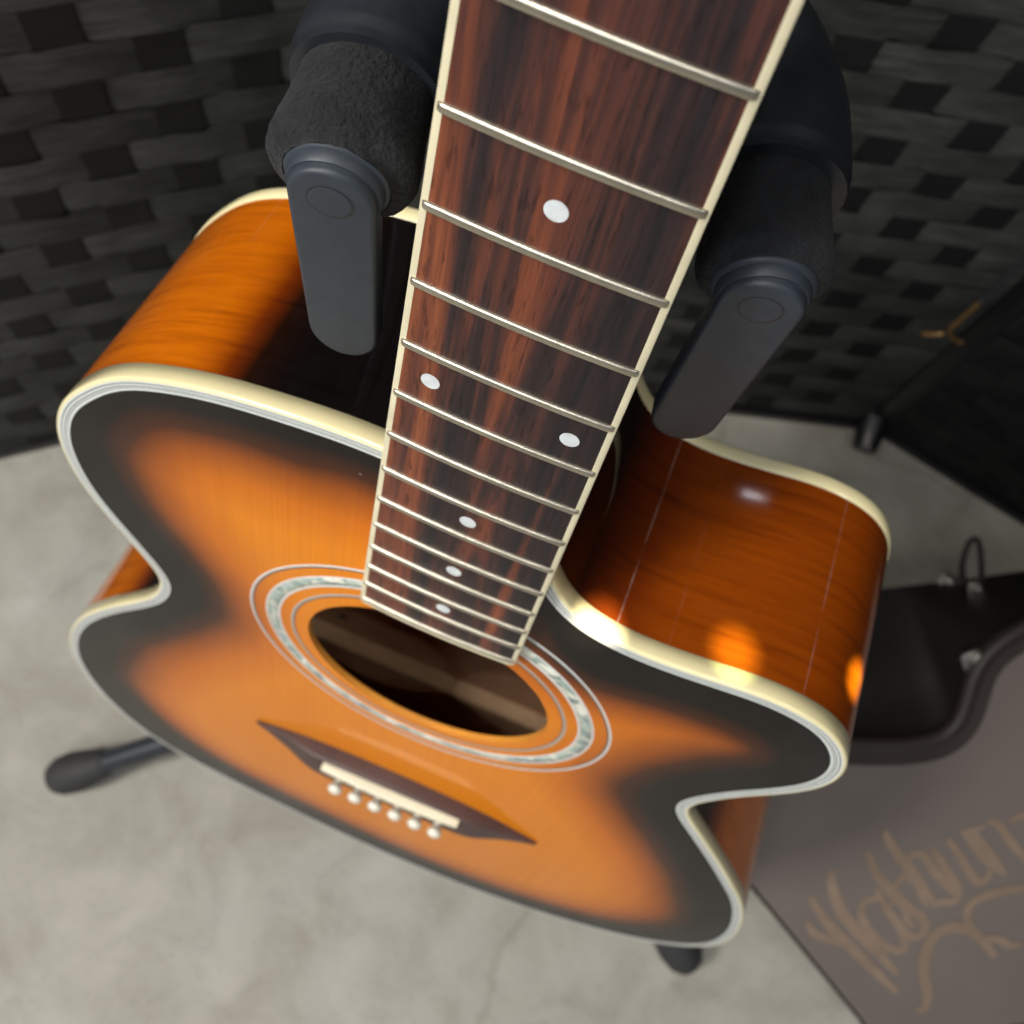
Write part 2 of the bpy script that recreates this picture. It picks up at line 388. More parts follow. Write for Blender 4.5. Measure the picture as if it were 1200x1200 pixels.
# ------------------------------------------------------------------ the guitar
guitar = thing('acoustic_guitar', 'amber sunburst cutaway acoustic guitar without strings hanging on a black stand', 'guitar')
gm = Matrix.Identity(4)
for i in range(3):
    for j in range(3): gm[i][j] = M[i, j]
    gm[i][3] = OFF[i] / 1000
guitar.matrix_world = gm

SC = 647.7
def fy(n): return SC * 2 ** (-n / 12)
def hwid(y): return (42.94 + 19.3 * (1 - y / SC)) / 2          # half distance between the fret ends
OUT = [(-27.5, 287.5), (-42, 287), (-55.9, 285.2), (-68.4, 283), (-81.9, 280), (-95.8, 275.3), (-110.0, 268.6), (-120.4, 261.0), (-129.5, 251), (-139.1, 237.5), (-145.0, 223.1), (-147.6, 207), (-146.0, 187), (-140.9, 168.9), (-130.8, 146.5), (-123.8, 130.5), (-121.2, 121), (-121.8, 112), (-127.3, 97.0), (-137.6, 81), (-156.3, 56.5), (-173, 31.1), (-185, 7), (-194.5, -21.5), (-199.3, -53.5), (-197.5, -90), (-188.5, -127), (-171, -158), (-147, -176.5), (-116, -188.5), (-78, -197.5), (-40, -203), (0, -205.5), (35, -203.5), (68, -198), (103.2, -186), (139.2, -166), (168.4, -141.3), (188.5, -114.3), (200.2, -84), (202.3, -58), (198, -26), (189.6, 2.8), (179.9, 25.6), (169.7, 42.5), (153.9, 66.5), (138.5, 88.2), (124.5, 107.5), (120.3, 116.4), (120.0, 124), (123.3, 137), (130, 154.7), (138, 171.5), (144, 187.6), (145.8, 201.3), (144.0, 213.6), (139.9, 222.8), (134.4, 230.0), (126.8, 235.8), (116.3, 239.1), (102.9, 239.6), (85.0, 236.2), (69.9, 233.9), (56.5, 234.0), (43.8, 237.8), (34.5, 245.8), (28.8, 255.0), (24.5, 264), (20.5, 274), (17, 287.5)]
raw = spline(OUT, 6, True)
O = resample(raw, 3.0)
for _ in range(3):                                            # light smoothing away from the neck joint
    Sm = (np.roll(O, 1, 0) + 2 * O + np.roll(O, -1, 0)) / 4
    keep = (O[:, 1] > 262) & (np.abs(O[:, 0]) < 30)
    O = np.where(keep[:, None], O, Sm)
O = resample(O, 3.0)
area = 0.5 * np.sum(O[:, 0] * np.roll(O[:, 1], -1) - np.roll(O[:, 0], -1) * O[:, 1])
if area < 0: O = O[::-1]
NO = len(O)
def normals(P):
    T = np.roll(P, -1, 0) - np.roll(P, 1, 0); N = np.stack([T[:, 1], -T[:, 0]], 1)
    for _ in range(2): N = (np.roll(N, 1, 0) + 2 * N + np.roll(N, -1, 0)) / 4
    return N / np.linalg.norm(N, axis=1)[:, None]
ON = normals(O)                                               # outward
def inset(d): return O - ON * d
def rim(y): return -6.5 - 0.0143 * (288 - y)
def depth(y): return 93 + np.clip((240 - y) / 440, 0, 1) * 12
def dist_to_outline(P):
    P = np.atleast_2d(P); out = np.full(len(P), 1e9)
    A = O; Bv = np.roll(O, -1, 0) - O; L2 = (Bv ** 2).sum(1)
    for i0 in range(0, len(P), 2000):
        Q = P[i0:i0 + 2000]
        ap = Q[:, None, :] - A[None]; t = np.clip((ap * Bv[None]).sum(2) / L2[None], 0, 1)
        dd = ap - t[..., None] * Bv[None]; out[i0:i0 + 2000] = np.sqrt((dd ** 2).sum(2).min(1))
    return out
def ztop(P):
    P = np.atleast_2d(np.asarray(P, float)); d = dist_to_outline(P)
    return rim(P[:, 1]) + 2.5 * (1 - np.exp(-(np.maximum(d - 4.6, 0) / 55.0) ** 1.6))
HC = np.array([0.0, 142.0]); HR = 51.3

# colour of the burst on the top: signed distance to the amber area's edge
BUR = np.array([(-28, 263), (-54.6, 259.3), (-79.8, 254.9), (-101.3, 245), (-112.5, 228.3), (-116, 211), (-109.7, 184), (-98.8, 161), (-90.5, 140), (-91, 108), (-112.5, 66), (-142, 14), (-160, -42.9), (-154.7, -85), (-133, -121), (-106, -142), (-66, -154.5), (-29.7, -162), (19.2, -165.5), (59.6, -162), (97.3, -150), (130.7, -130.4), (153, -104), (165, -72), (165, -38), (150, 3), (137, 29), (118.6, 59), (105, 78), (93.7, 98), (89, 115.4), (90.5, 134), (95.4, 156.9), (104, 178), (113, 193), (112, 201), (101, 203), (87, 201), (70, 197), (57.8, 194), (44, 197), (33, 206), (27, 216), (10, 240)])
BS = resample(spline(BUR, 5, True), 4.0)
def sdist(P, C):
    A = C; Bv = np.roll(C, -1, 0) - C; L2 = (Bv ** 2).sum(1); out = np.zeros(len(P))
    for i0 in range(0, len(P), 2000):
        Q = P[i0:i0 + 2000]
        ap = Q[:, None, :] - A[None]; t = np.clip((ap * Bv[None]).sum(2) / L2[None], 0, 1)
        dd = ap - t[..., None] * Bv[None]; d = np.sqrt((dd ** 2).sum(2).min(1))
        y1 = A[None, :, 1]; y2 = y1 + Bv[None, :, 1]; yy = Q[:, 1:2]
        cond = (y1 > yy) != (y2 > yy)
        xi = A[None, :, 0] + (yy - y1) / np.where(np.abs(Bv[None, :, 1]) < 1e-9, 1e-9, Bv[None, :, 1]) * Bv[None, :, 0]
        ins = (cond & (Q[:, 0:1] < xi)).sum(1) % 2
        out[i0:i0 + 2000] = np.where(ins == 1, d, -d)
    return out

# soundboard
Li = inset(4.8); Li = resample(Li, 4.0)
hole = np.array([(HC[0] + HR * math.cos(a), HC[1] + HR * math.sin(a)) for a in np.linspace(0, 2 * math.pi, 96, endpoint=False)])
gx, gy = np.meshgrid(np.arange(-204, 206, 4.0), np.arange(-208, 292, 4.0)); gx[::2] += 2.0
G = np.stack([gx.ravel(), gy.ravel()], 1)
sd = sdist(G, Li); G = G[(sd > 2.2) & (np.hypot(G[:, 0] - HC[0], G[:, 1] - HC[1]) > HR + 2.0)]
pts = [Vector(p) for p in np.vstack([Li, hole, G])]
nl, nh = len(Li), len(hole)
edges = [(i, (i + 1) % nl) for i in range(nl)] + [(nl + i, nl + (i + 1) % nh) for i in range(nh)]
vo, eo, fo, _, _, _ = delaunay_2d_cdt(pts, edges, [], 0, 1e-5)
V2 = np.array([(v.x, v.y) for v in vo]); F2 = []
sL = None
cent = np.array([V2[list(f)].mean(0) for f in fo]); sc_ = sdist(cent, Li)
for f, c, sdv in zip(fo, cent, sc_):
    if sdv > 0 and np.hypot(*(c - HC)) > HR * 0.9985: F2.append(tuple(f))
z = ztop(V2)
bt = np.clip(0.5 + sdist(V2, BS) / 85.0, 0, 1)
soundboard = mesh('soundboard', np.column_stack([V2, z]), F2, TOP, guitar, attr=bt)
me = soundboard.data
if me.polygons[0].normal.z < 0: me.flip_normals()
# inner edge of the sound hole and the underside of the top
a_ = np.linspace(0, 2 * math.pi, 96, endpoint=False)
zt = ztop(hole); Vv = [(p[0], p[1], zz) for p, zz in zip(hole, zt)] + [(p[0], p[1], zz - 2.8) for p, zz in zip(hole, zt)]
mesh('soundhole_edge', Vv, [(i, (i + 1) % nh, nh + (i + 1) % nh, nh + i) for i in range(nh)], EDGEW, guitar)

def ring(name, r0, r1, mat, h=0.12):
    n = 180; V = []
    for r, dz in ((r0, 0.0), (r0 + 0.08, h), (r1 - 0.08, h), (r1, 0.0)):
        P = np.stack([HC[0] + r * np.cos(np.linspace(0, 2 * math.pi, n, endpoint=False)), HC[1] + r * np.sin(np.linspace(0, 2 * math.pi, n, endpoint=False))], 1)
        V += [(p[0], p[1], zz + dz) for p, zz in zip(P, ztop(P))]
    F = [(k * n + i, (k + 1) * n + i, (k + 1) * n + (i + 1) % n, k * n + (i + 1) % n) for k in range(3) for i in range(n)]
    return mesh(name, V, [f[::-1] for f in F], mat, guitar)
for r0, r1, mt, nm in ((76.0, 76.9, WHITE, 'rosette_line'), (75.1, 75.8, BLACKL, 'rosette_line'), (69.2, 70.0, WHITE, 'rosette_line'), (64.6, 69.1, SHELL, 'abalone_ring'), (63.6, 64.5, WHITE, 'rosette_line'), (57.8, 58.9, GREYL, 'rosette_line'), (57.2, 57.7, BLACKL, 'rosette_line')):
    ring(nm, r0, r1, mt)

# binding and purfling around the top and back
def loop_strip(name, prof, mats, parent, back=False, fm=None):
    """prof: list of (inset, dz) ; dz measured from the rim plane (down = negative)"""
    V = []
    for ins, dz in prof:
        P = inset(ins)
        for (x, y) in P:
            base = rim(y) - (depth(y) if back else 0)
            V.append((x, y, base + (-dz if back else dz)))
    K = len(prof); F = []; idx = []
    for k in range(K - 1):
        for i in range(NO):
            j = (i + 1) % NO
            f = (k * NO + i, k * NO + j, (k + 1) * NO + j, (k + 1) * NO + i)
            F.append(f[::-1] if back else f); idx.append(fm[k] if fm else 0)
    return mesh(name, V, F, mats[0], parent, mats=mats, fm=idx)
loop_strip('top_binding', [(0.3, -6.6), (-0.25, -6.4), (-0.25, -1.0), (-0.15, -0.45), (0.25, -0.08), (0.7, 0.0), (1.0, 0.02)], [CREAM], guitar)
loop_strip('purfling', [(1.0, 0.02), (1.7, 0.03), (2.15, 0.03), (2.9, 0.03), (3.3, 0.03), (3.75, 0.03), (4.1, 0.04), (5.0, 0.06)], [BLACKL, WHITE], guitar, fm=[1, 0, 1, 0, 1, 0, 1])
loop_strip('back_binding', [(0.3, -6.5), (-0.35, -6.3), (-0.35, -1.1), (-0.15, -0.45), (0.35, -0.05), (1.0, 0.0), (4.0, 0.02)], [CREAM], guitar, back=True)

# sides
sarc = np.concatenate([[0], np.cumsum(np.linalg.norm(np.diff(O, axis=0), axis=1))])
def side_burst_and_shade():
    # distance along the outline from the neck joint and from both waists
    x, y = O[:, 0], O[:, 1]
    def arcd(idx):
        tot = sarc[-1] + 3.0; d = np.abs(sarc - sarc[idx]); return np.minimum(d, tot - d)
    iL = int(np.argmin(np.hypot(x + 27.5, y - 287))); iR = int(np.argmin(np.hypot(x - 29, y - 256)))
    wL = int(np.argmin(np.hypot(x + 121.5, y - 117))); wR = int(np.argmin(np.hypot(x - 120, y - 120)))
    def ss(d, a, b): t = np.clip((d - a) / (b - a), 0, 1); return t * t * (3 - 2 * t)
    t = ss(arcd(iL), 34, 74) * ss(arcd(iR), -28, 54)
    t = t * np.where((x > 20) & (y > 170), 0.64, 1.0)  # cutaway side dimmed: its shade is put into the burst colour
    t = t * (0.03 + 0.97 * ss(arcd(wL), 16, 78)) * (0.03 + 0.97 * ss(arcd(wR), 10, 72))
    return t * 0.97
tb = side_burst_and_shade()
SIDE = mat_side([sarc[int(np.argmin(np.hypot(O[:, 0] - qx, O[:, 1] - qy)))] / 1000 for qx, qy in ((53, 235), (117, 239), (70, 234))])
levels = np.array([0.0, 0.06, 0.14, 0.3, 0.5, 0.7, 0.86, 0.94, 1.0]); V = []; A = []; UV = []
for l in levels:
    for i in range(NO):
        x, y = O[i]; z0 = rim(y) - 6.3; z1 = rim(y) - depth(y) + 6.2
        V.append((x, y, z0 + (z1 - z0) * l))
        A.append(tb[i]); UV.append((sarc[i] / 1000, (z0 + (z1 - z0) * l) / 1000))
F = []
for k in range(len(levels) - 1):
    for i in range(NO):
        j = (i + 1) % NO; F.append((k * NO + i, (k + 1) * NO + i, (k + 1) * NO + j, k * NO + j))
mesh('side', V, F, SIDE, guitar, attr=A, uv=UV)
# inner face of the sides, kerfing and back
P = inset(3.0); V = []
for l in (0, 1):
    for i in range(NO):
        x, y = P[i]; V.append((x, y, rim(y) - 3 - l * (depth(y) - 6)))
mesh('side_lining', V, [(i, (i + 1) % NO, NO + (i + 1) % NO, NO + i) for i in range(NO)], INNER, guitar)
Lb = inset(3.5); vb = [Vector(p) for p in Lb]
vo, eo, fo, _, _, _ = delaunay_2d_cdt(vb, [(i, (i + 1) % NO) for i in range(NO)], [], 1, 1e-5)
Vb = np.array([(v.x, v.y) for v in vo]); zb_ = rim(Vb[:, 1]) - depth(Vb[:, 1])
nb = len(Vb)
Fb = [tuple(f)[::-1] for f in fo] + [tuple(nb + k for k in f) for f in fo]
mesh('back', np.vstack([np.column_stack([Vb, zb_ - 0.1]), np.column_stack([Vb, zb_ + 3])]), Fb, INNER, guitar, smooth=False)
def box(x0, x1, y0, y1, z0, z1): 
    V = [(x, y, z) for z in (z0, z1) for x, y in ((x0, y0), (x1, y0), (x1, y1), (x0, y1))]
    return V, [(0, 3, 2, 1), (4, 5, 6, 7), (0, 1, 5, 4), (1, 2, 6, 5), (2, 3, 7, 6), (3, 0, 4, 7)]
for yb, xw in ((200, 118), (95, 118), (-10, 175), (-110, 165)):
    zc = rim(yb) - depth(yb) + 3.1
    V, F = box(-xw, xw, yb - 5, yb + 5, zc, zc + 10); V = [(x, y * 1.0, z_) if z_ < zc + 5 else (x, yb + (y - yb) * 0.5, z_) for x, y, z_ in V]
    mesh('back_brace', V, F, BRACE, guitar, smooth=False)
zc = -90
V, F = box(-16, 16, 240, 280, -92, -9.5); mesh('neck_block', V, F, INNER, guitar, smooth=False)

# fretboard
RAD = 400.0; ZB = -0.75; Y0 = 199.5; Y1 = 648.0; BW = 1.75
def zboard(x, y): hw = hwid(y) + 1.0; return ZB + (hw * hw - x * x) / (2 * RAD)
ys = np.linspace(Y0 + BW, Y1, 60); us = np.linspace(-1, 1, 15)
V = []
for y in ys:
    hw = hwid(y) + 1.0 - BW
    for u in us: V.append((u * hw, y, zboard(u * hw, y)))
nu, nv = len(ys), len(us); F = grid_faces(nu, nv, flip=True)
base = len(V)
for y in ys:
    hw = hwid(y) + 1.0 - BW; V.append((-hw, y, -7)); V.append((hw, y, -7))
for i in range(nu - 1):
    a, b = base + 2 * i, base + 2 * i + 2
    F.append((a, b, b + 1, a + 1))
F.append((base, base + 1) + tuple(range(nv - 1, -1, -1))); F.append((base + 2 * (nu - 1) + 1, base + 2 * (nu - 1)) + tuple((nu - 1) * nv + k for k in range(nv)))
mesh('fretboard', V, F, ROSE, guitar, sharp=35)
def board_strip(sx):
    V = []; yl = list(np.linspace(Y0 + 2.2, Y1, 60))
    for y in [Y0 + 0.0, Y0 + 0.5, Y0 + 1.2] + yl:
        hw = hwid(y) + 1.0
        rr = max(0.0, Y0 + 2.2 - y); cut = 2.2 - math.sqrt(max(0, 2.2 ** 2 - rr ** 2)) if rr > 0 else 0
        cut = min(cut, BW - 0.1)
        for off, zz in ((BW, zboard(hw - BW, y) + 0.03), (0.45 + cut * .9, zboard(hw, y) + 0.04), (0.1 + cut, zboard(hw, y) - 0.2), (cut, zboard(hw, y) - 0.7), (cut, -7.2), (BW, -7.2)):
            V.append((sx * (hw - off), y, zz))
    n = len(yl) + 3; F = grid_faces(n, 6, False, True, flip=(sx > 0)); F.append(tuple(range(6)) if sx < 0 else tuple(range(6))[::-1])
    mesh('board_binding', V, F, IVORY, guitar, sharp=40)
board_strip(-1); board_strip(1)
hw = hwid(Y0) + 1.0 - BW; V = []
for u in np.linspace(-1, 1, 15):
    x = u * hw
    for yy, dz in ((Y0 + BW, 0.03), (Y0 + 0.4, 0.04), (Y0 + 0.05, -0.25), (Y0, -0.8)): V.append((x, yy, zboard(x, Y0) + dz))
    V.append((x, Y0, -7.2)); V.append((x, Y0 + BW, -7.2))
mesh('board_end_binding', V, grid_faces(15, 6, False, True), IVORY, guitar, sharp=40)
# frets 1..20, each arched over the board
for n in range(1, 21):
    y = fy(n); hw = hwid(y) + (0.35 if n > 2 else 0.3); V = []; K = 17; prof = [(-1.1, 0.0), (-1.06, 0.5), (-0.85, 0.92), (-0.45, 1.0), (0.45, 1.0), (0.85, 0.92), (1.06, 0.5), (1.1, 0.0)]
    xs = np.concatenate([[-hw, -hw + 0.18, -hw + 0.6], np.linspace(-hw + 1.4, hw - 1.4, K), [hw - 0.6, hw - 0.18, hw]])
    for x in xs:
        e = min(1.0, 0.25 + 0.75 * math.sqrt(min(1, (hw - abs(x)) / 1.2)))
        for py, pz in prof: V.append((x, y + py * (0.6 + 0.4 * e), zboard(x, y) - 0.05 + pz * e * 0.95))
    F = grid_faces(len(xs), 8, flip=False) + [tuple(range(8))[::-1], tuple((len(xs) - 1) * 8 + k for k in range(8))]
    F = [f[::-1] for f in F]
    mesh('fret', V, F, NICKEL, guitar)
def disc(name, x, y, r, mat):
    V = [(x, y, zboard(x, y) + 0.05)]; m_ = 28
    for k in range(m_):
        a = 2 * math.pi * k / m_; px_, py_ = x + r * math.cos(a), y + r * math.sin(a); V.append((px_, py_, zboard(px_, py_) + 0.05))
    for k in range(m_):
        a = 2 * math.pi * k / m_; px_, py_ = x + r * math.cos(a), y + r * math.sin(a); V.append((px_, py_, zboard(px_, py_) - 0.3))
    F = [(0, 1 + k, 1 + (k + 1) % m_) for k in range(m_)] + [(1 + k, 1 + m_ + k, 1 + m_ + (k + 1) % m_, 1 + (k + 1) % m_) for k in range(m_)]
    mesh(name, V, F, mat, guitar, sharp=40)
for n, xs in ((3, [0]), (5, [0]), (7, [0]), (9, [0]), (12, [-17.8, 17.8]), (15, [0]), (17, [0]), (19, [0])):
    for x in xs: disc('inlay_dot', x, (fy(n) + fy(n - 1)) / 2, 2.45, DOT)
# nut, neck, heel, headstock
V, F = box(-21.6, 21.6, 648, 653, -7, 2.5); mesh('nut', V, F, BONE, guitar, smooth=False)
V = []; yn = list(np.linspace(262, 650, 20))
for y in yn:
    hw = hwid(y) + 0.9; dp = 21 + max(0, (300 - y)) * 1.2 if y < 300 else 21 - (y - 300) / 350 * 3
    for k in range(13):
        a = math.pi * k / 12; V.append((hw * math.cos(a), y, -6.9 - (dp - 6.9) * math.sin(a) ** 0.8))
F = grid_faces(len(yn), 13, flip=True) + [tuple(range(13))]
mesh('neck', V, F, NECKM, guitar)
V = []
for zz, hw_, y1 in ((-20, 25, 300), (-40, 20, 296), (-60, 15, 292), (-80, 12, 290), (-99, 11, 289)):
    for k in range(9):
        a = math.pi * k / 8; V.append((hw_ * math.cos(a), 284 + (y1 - 284 + 4) * math.sin(a), zz))
F = grid_faces(5, 9) + [tuple(range(36, 45))]
mesh('neck_heel', V, F, NECKM, guitar)
hs = [(-22, 652), (22, 652), (36, 690), (35, 800), (20, 822), (0, 812), (-20, 822), (-35, 800), (-36, 690)]
V, F = prism(hs, -20, -5, 0.8); mesh('headstock', V, F, NECKM, guitar, sharp=30)

# bridge with saddle and pins
half = [(0, 1.2), (20, 0.8), (34, -0.4), (52, -3.2), (66, -7.5), (76, -11.0), (80.5, -13.0), (79.5, -14.4), (72, -16.0), (63, -21.0), (55, -26.5), (47, -30.0), (32, -32.0), (15, -32.6), (0, -32.8)]
bo = half + [(-x, y) for x, y in half[-2:0:-1]]
bo = np.array(bo)[::-1]
bo = resample(spline(bo, 4, True), 3.0)
def bh(x): ax = abs(x); t = min(max((ax - 41) / 27, 0), 1); return 8.4 * (1 - t * t * (3 - 2 * t)) + 4.0 * (t * t * (3 - 2 * t)) - max(0, ax - 66) * 0.16
bn_ = len(bo); zt_ = ztop(bo); bN = normals(bo)
if np.sum((bo - bo.mean(0)) * bN) < 0: bN = -bN
V = []
for ins, f in ((0, -0.3), (0, 0.80), (0.35, 0.93), (1.0, 1.0)):
    Q = bo - bN * ins
    for (x, y), zz in zip(Q, zt_): V.append((x, y, zz + (bh(x) * f if f > 0 else -0.3)))
F = []
for k in range(3):
    for i in range(bn_):
        j = (i + 1) % bn_; F.append((k * bn_ + i, k * bn_ + j, (k + 1) * bn_ + j, (k + 1) * bn_ + i))
# top surface: strips across
Q = bo - bN * 1.0
vt = [Vector(q) for q in Q]; gxs = [Vector((x, y)) for x in np.arange(-78, 79, 3.0) for y in np.arange(-30, 1, 3.0)]
sdq = sdist(np.array([(g.x, g.y) for g in gxs]), Q); gxs = [g for g, s_ in zip(gxs, sdq) if s_ > 1.0]
vo, eo, fo, _, _, _ = delaunay_2d_cdt(vt + gxs, [(i, (i + 1) % bn_) for i in range(bn_)], [], 1, 1e-5)
nb0 = len(V); VT = np.array([(v.x, v.y) for v in vo]); zz_ = ztop(VT)
V += [(x, y, zz + bh(x)) for (x, y), zz in zip(VT, zz_)]
F += [tuple(nb0 + k for k in f) for f in fo]
bridge = mesh('bridge', V, F, ROSED, guitar, sharp=40)
bm = bmesh.new(); bm.from_mesh(bridge.data); bmesh.ops.remove_doubles(bm, verts=bm.verts, dist=1e-5); bmesh.ops.recalc_face_normals(bm, faces=bm.faces); bm.to_mesh(bridge.data); bm.free()
sx_ = np.linspace(-38, 38, 25); V = []
for x in sx_:
    y = -5.0 + 0.03 * (x) * 0.9; e = min(1, (39.5 - abs(x)) / 2.0) ** 0.5
    zt0 = 5.3 - 0.0009 * x * x
    for py, pz in ((-3.2, -2.0), (-3.2, zt0 - 1.3), (-2.2, zt0 - 0.2), (0, zt0), (1.4, zt0 - 0.2), (2.0, zt0 - 1.1), (2.0, -2.0)):
        V.append((x, y + py * (0.55 + 0.45 * e), pz if pz == -2.0 else -2.0 + (pz + 2.0) * (0.85 + 0.15 * e)))
F = grid_faces(len(sx_), 7, flip=True) + [tuple(range(7)), tuple((len(sx_) - 1) * 7 + k for k in range(7))[::-1]]
mesh('saddle', V, F, BONE, bridge, sharp=50)
for k in range(6):
    x = -28.6 + k * 11.5; y = -25.0; V = []; prof = [(2.2, -3.0), (2.2, 1.1), (3.3, 1.5), (3.9, 2.5), (3.9, 3.7), (3.2, 4.9), (1.8, 5.7), (0.1, 5.9)]
    zc = 2.0
    for r, h in prof:
        for q in range(18):
            a = 2 * math.pi * q / 18; V.append((x + r * math.cos(a), y + r * math.sin(a), zc + h))
    F = grid_faces(len(prof), 18, False, True, flip=True) + [tuple((len(prof) - 1) * 18 + q for q in range(18))]
    mesh('bridge_pin', V, F, PINM, bridge)

# ------------------------------------------------------------------ guitar stand
stand = thing('guitar_stand', 'black tripod guitar stand whose padded arms grip the guitar neck', 'guitar stand', (0, 0.11, 0))
SO = np.array([0, 110, 0.0])
def smesh(name, V, F, mat, parent=stand, **k): return mesh(name, np.asarray(V, float) - SO, F, mat, parent, **k)
hub = np.array([0.0, 128, 150.0]); feet = [(-266, -82, 15), (278, -14, 15), (-40, 392, 15)]
for fx, fy_, fz in feet:
    f = np.array([fx, fy_, fz], float); d = (hub - f); L = np.linalg.norm(d); d /= L
    V, F = sweep([f + d * 30, f + d * (L * 0.5), hub - d * 12], [9.5, 9.5, 9.5], 20)
    leg = smesh('leg', V, F, TUBE, sharp=60)
    hz = d.copy(); pts_ = [f - d * 8, f - d * 4, f + d * 4, f + d * 17, f + d * 30, f + d * 43, f + d * 48, f + d * 49]
    V, F = sweep(pts_, [6, 12, 16, 17, 15, 12, 11.2, 9.6], 24)
    mesh('rubber_foot', np.asarray(V) - SO, F, FOOT, leg)
    V, F = sweep([f * 0 + hub + np.array([0, 0, -8]) - d * 30, hub - d * 4], [12, 12], 16); smesh('leg_bracket', V, F, PLAS, sharp=50)
V, F = sweep([hub + np.array([0, 0, -70]), hub + np.array([0, 0, -66]), hub + np.array([0, 2, 30]), hub + np.array([0, 3, 36])], [17, 22, 22, 18], 28); smesh('hub', V, F, PLAS, sharp=50)
ptop = np.array([0, 196.0, 742])
V, F = sweep([hub + np.array([0, 0, -40]), hub + (ptop - hub) * 0.55], [14, 14], 24); smesh('post', V, F, TUBE, sharp=50)
V, F = sweep([hub + (ptop - hub) * 0.5, ptop], [10.5, 10.5], 24); smesh('inner_post', V, F, TUBE, sharp=50)
V, F = sweep([hub + (ptop - hub) * 0.53, hub + (ptop - hub) * 0.58], [19, 17], 24); smesh('height_clutch', V, F, PLAS, sharp=50)
# yoke in guitar coordinates
def yk(q): return g2w(q)
PL = np.array([-44.9, 377.2, -1.9]); PR = np.array([44.2, 373.3, -24.4])
ax = np.array([-0.17, 0.215, -0.96]); ax /= np.linalg.norm(ax)
gd = -np.array([0.01754, 0.9755, 0.21928])
nrm = -ax; dwn = gd - nrm * (gd @ nrm); dwn /= np.linalg.norm(dwn); sid = np.cross(dwn, nrm); sid /= np.linalg.norm(sid)
axR = ax + np.array([-0.09, 0, 0]); axR /= np.linalg.norm(axR)
rootL = PL + ax * 29; rootR = PR + axR * 31
upv = np.array([0, 1.0, 0.22])
path = [rootL - ax * 4, rootL + ax * 6, rootL + ax * 20 + np.array([3.0, 0, 0]), rootL + ax * 33 + np.array([14, 0, 0]), (rootL + rootR) / 2 + ax * 42, rootR + axR * 33 + np.array([-14, 0, 0]), rootR + axR * 20 + np.array([-3.0, 0, 0]), rootR + axR * 6, rootR - axR * 4]
pth = spline(path, 7)
tt = np.linspace(0, 1, len(pth)); rr = 16.0 + 2.0 * np.exp(-((tt - 0.5) / 0.25) ** 2)
rr = np.where((tt < 0.045) | (tt > 0.955), 16.6, rr + 1.2)
V, F = sweep(pth, rr, 30, up=(0, 1, 0)); smesh('yoke', yk(V), F, YOK, sharp=60)
yc = (rootL + rootR) / 2 + ax * 42
ycw = g2w(yc)[0]
V, F = sweep([ycw + np.array([0, 8, 26]), ycw + np.array([0, 22, 10]), ptop + np.array([0, 0, -2]), ptop + (hub - ptop) * 0.07], [15, 19, 19, 16], 24); smesh('yoke_housing', V, F, PLAS, sharp=60)
for Pv, ax in ((PL, ax), (PR, axR)):
    ln = 29 if Pv[0] < 0 else 31
    ks = np.linspace(0, 1, 26); pp = [Pv + ax * (2.6 + k * (ln + 2)) for k in ks]
    rad = [(16.3 if Pv[0] < 0 else 15.1) * (1 - 0.17 * k) + 0.15 * math.sin(k * 9) - (5.0 * (1 - k / 0.16) ** 2.2 if k < 0.16 else 0) for k in ks]
    V, F = sweep(pp, rad, 36, up=(0, 1, 0))
    Vn = np.asarray(V); Vn = Vn + rng.normal(0, 0.07, Vn.shape)
    arm = smesh('padded_arm', yk(Vn), F, FOAM)
    V, F = sweep([Pv + ax * 9, Pv + ax * 3.0, Pv + ax * 2.3, Pv + ax * 2.1, Pv + ax * 0.4, Pv - ax * 0.3], [11.4, 11.4, 10.9, 10.35, 10.2, 9.7], 40, up=(0, 1, 0))
    smesh('end_collar', yk(V), F, RUB, sharp=35)
    # latch paddle: rounded slab hanging from the pivot
    Lp = 55.5 if Pv[0] < 0 else 60.0; r1, r2 = 9.3, 8.9; ol = []
    for k in range(17): a = math.pi * k / 16; ol.append((r1 * math.cos(a), r1 * math.sin(a)))
    for k in range(17): a = math.pi + math.pi * k / 16; ol.append((r2 * math.cos(a), -Lp + 1.35 * r2 * math.sin(a)))
    ol = resample(np.array(ol), 1.6)
    Vp, Fp = prism(ol, -3.2, 2.5, 1.3)
    Wv = [Pv + sid * (-v[0] if np.cross(dwn, nrm) @ sid > 0 else v[0]) - dwn * v[1] + nrm * v[2] for v in Vp]
    latch = smesh('latch', yk(Wv), Fp, RUB, sharp=50)
    bm = bmesh.new(); bm.from_mesh(latch.data); bmesh.ops.recalc_face_normals(bm, faces=bm.faces); bm.to_mesh(latch.data); bm.free()
    V, F = sweep([Pv + nrm * 2.0, Pv + nrm * 2.58, Pv + nrm * 2.7, Pv + nrm * 2.72], [4.6, 4.6, 4.3, 4.1], 28, up=(0, 1, 0))
    V2_, F2_ = sweep([Pv + nrm * 2.0, Pv + nrm * 2.56], [5.0, 5.0], 28, up=(0, 1, 0))
    mesh('pivot_rim', yk(V2_) - SO, F2_, BLKW, latch, sharp=40)
    mesh('pivot_cap', yk(V) - SO, F, RUB, latch, sharp=40)
# lower rests behind the body
for sx in (-1, 1):
    V, F = sweep([(sx * 6, 138, 262), (sx * 45, 128, 270), (sx * 70, 108, 275)], [8, 8, 8], 14); smesh('back_rest_arm', V, F, TUBE, sharp=50)
    V, F = sweep([(sx * 62, 104, 270), (sx * 80, 100, 278)], [12, 12], 16); smesh('back_rest_pad', V, F, FOAM, sharp=50)

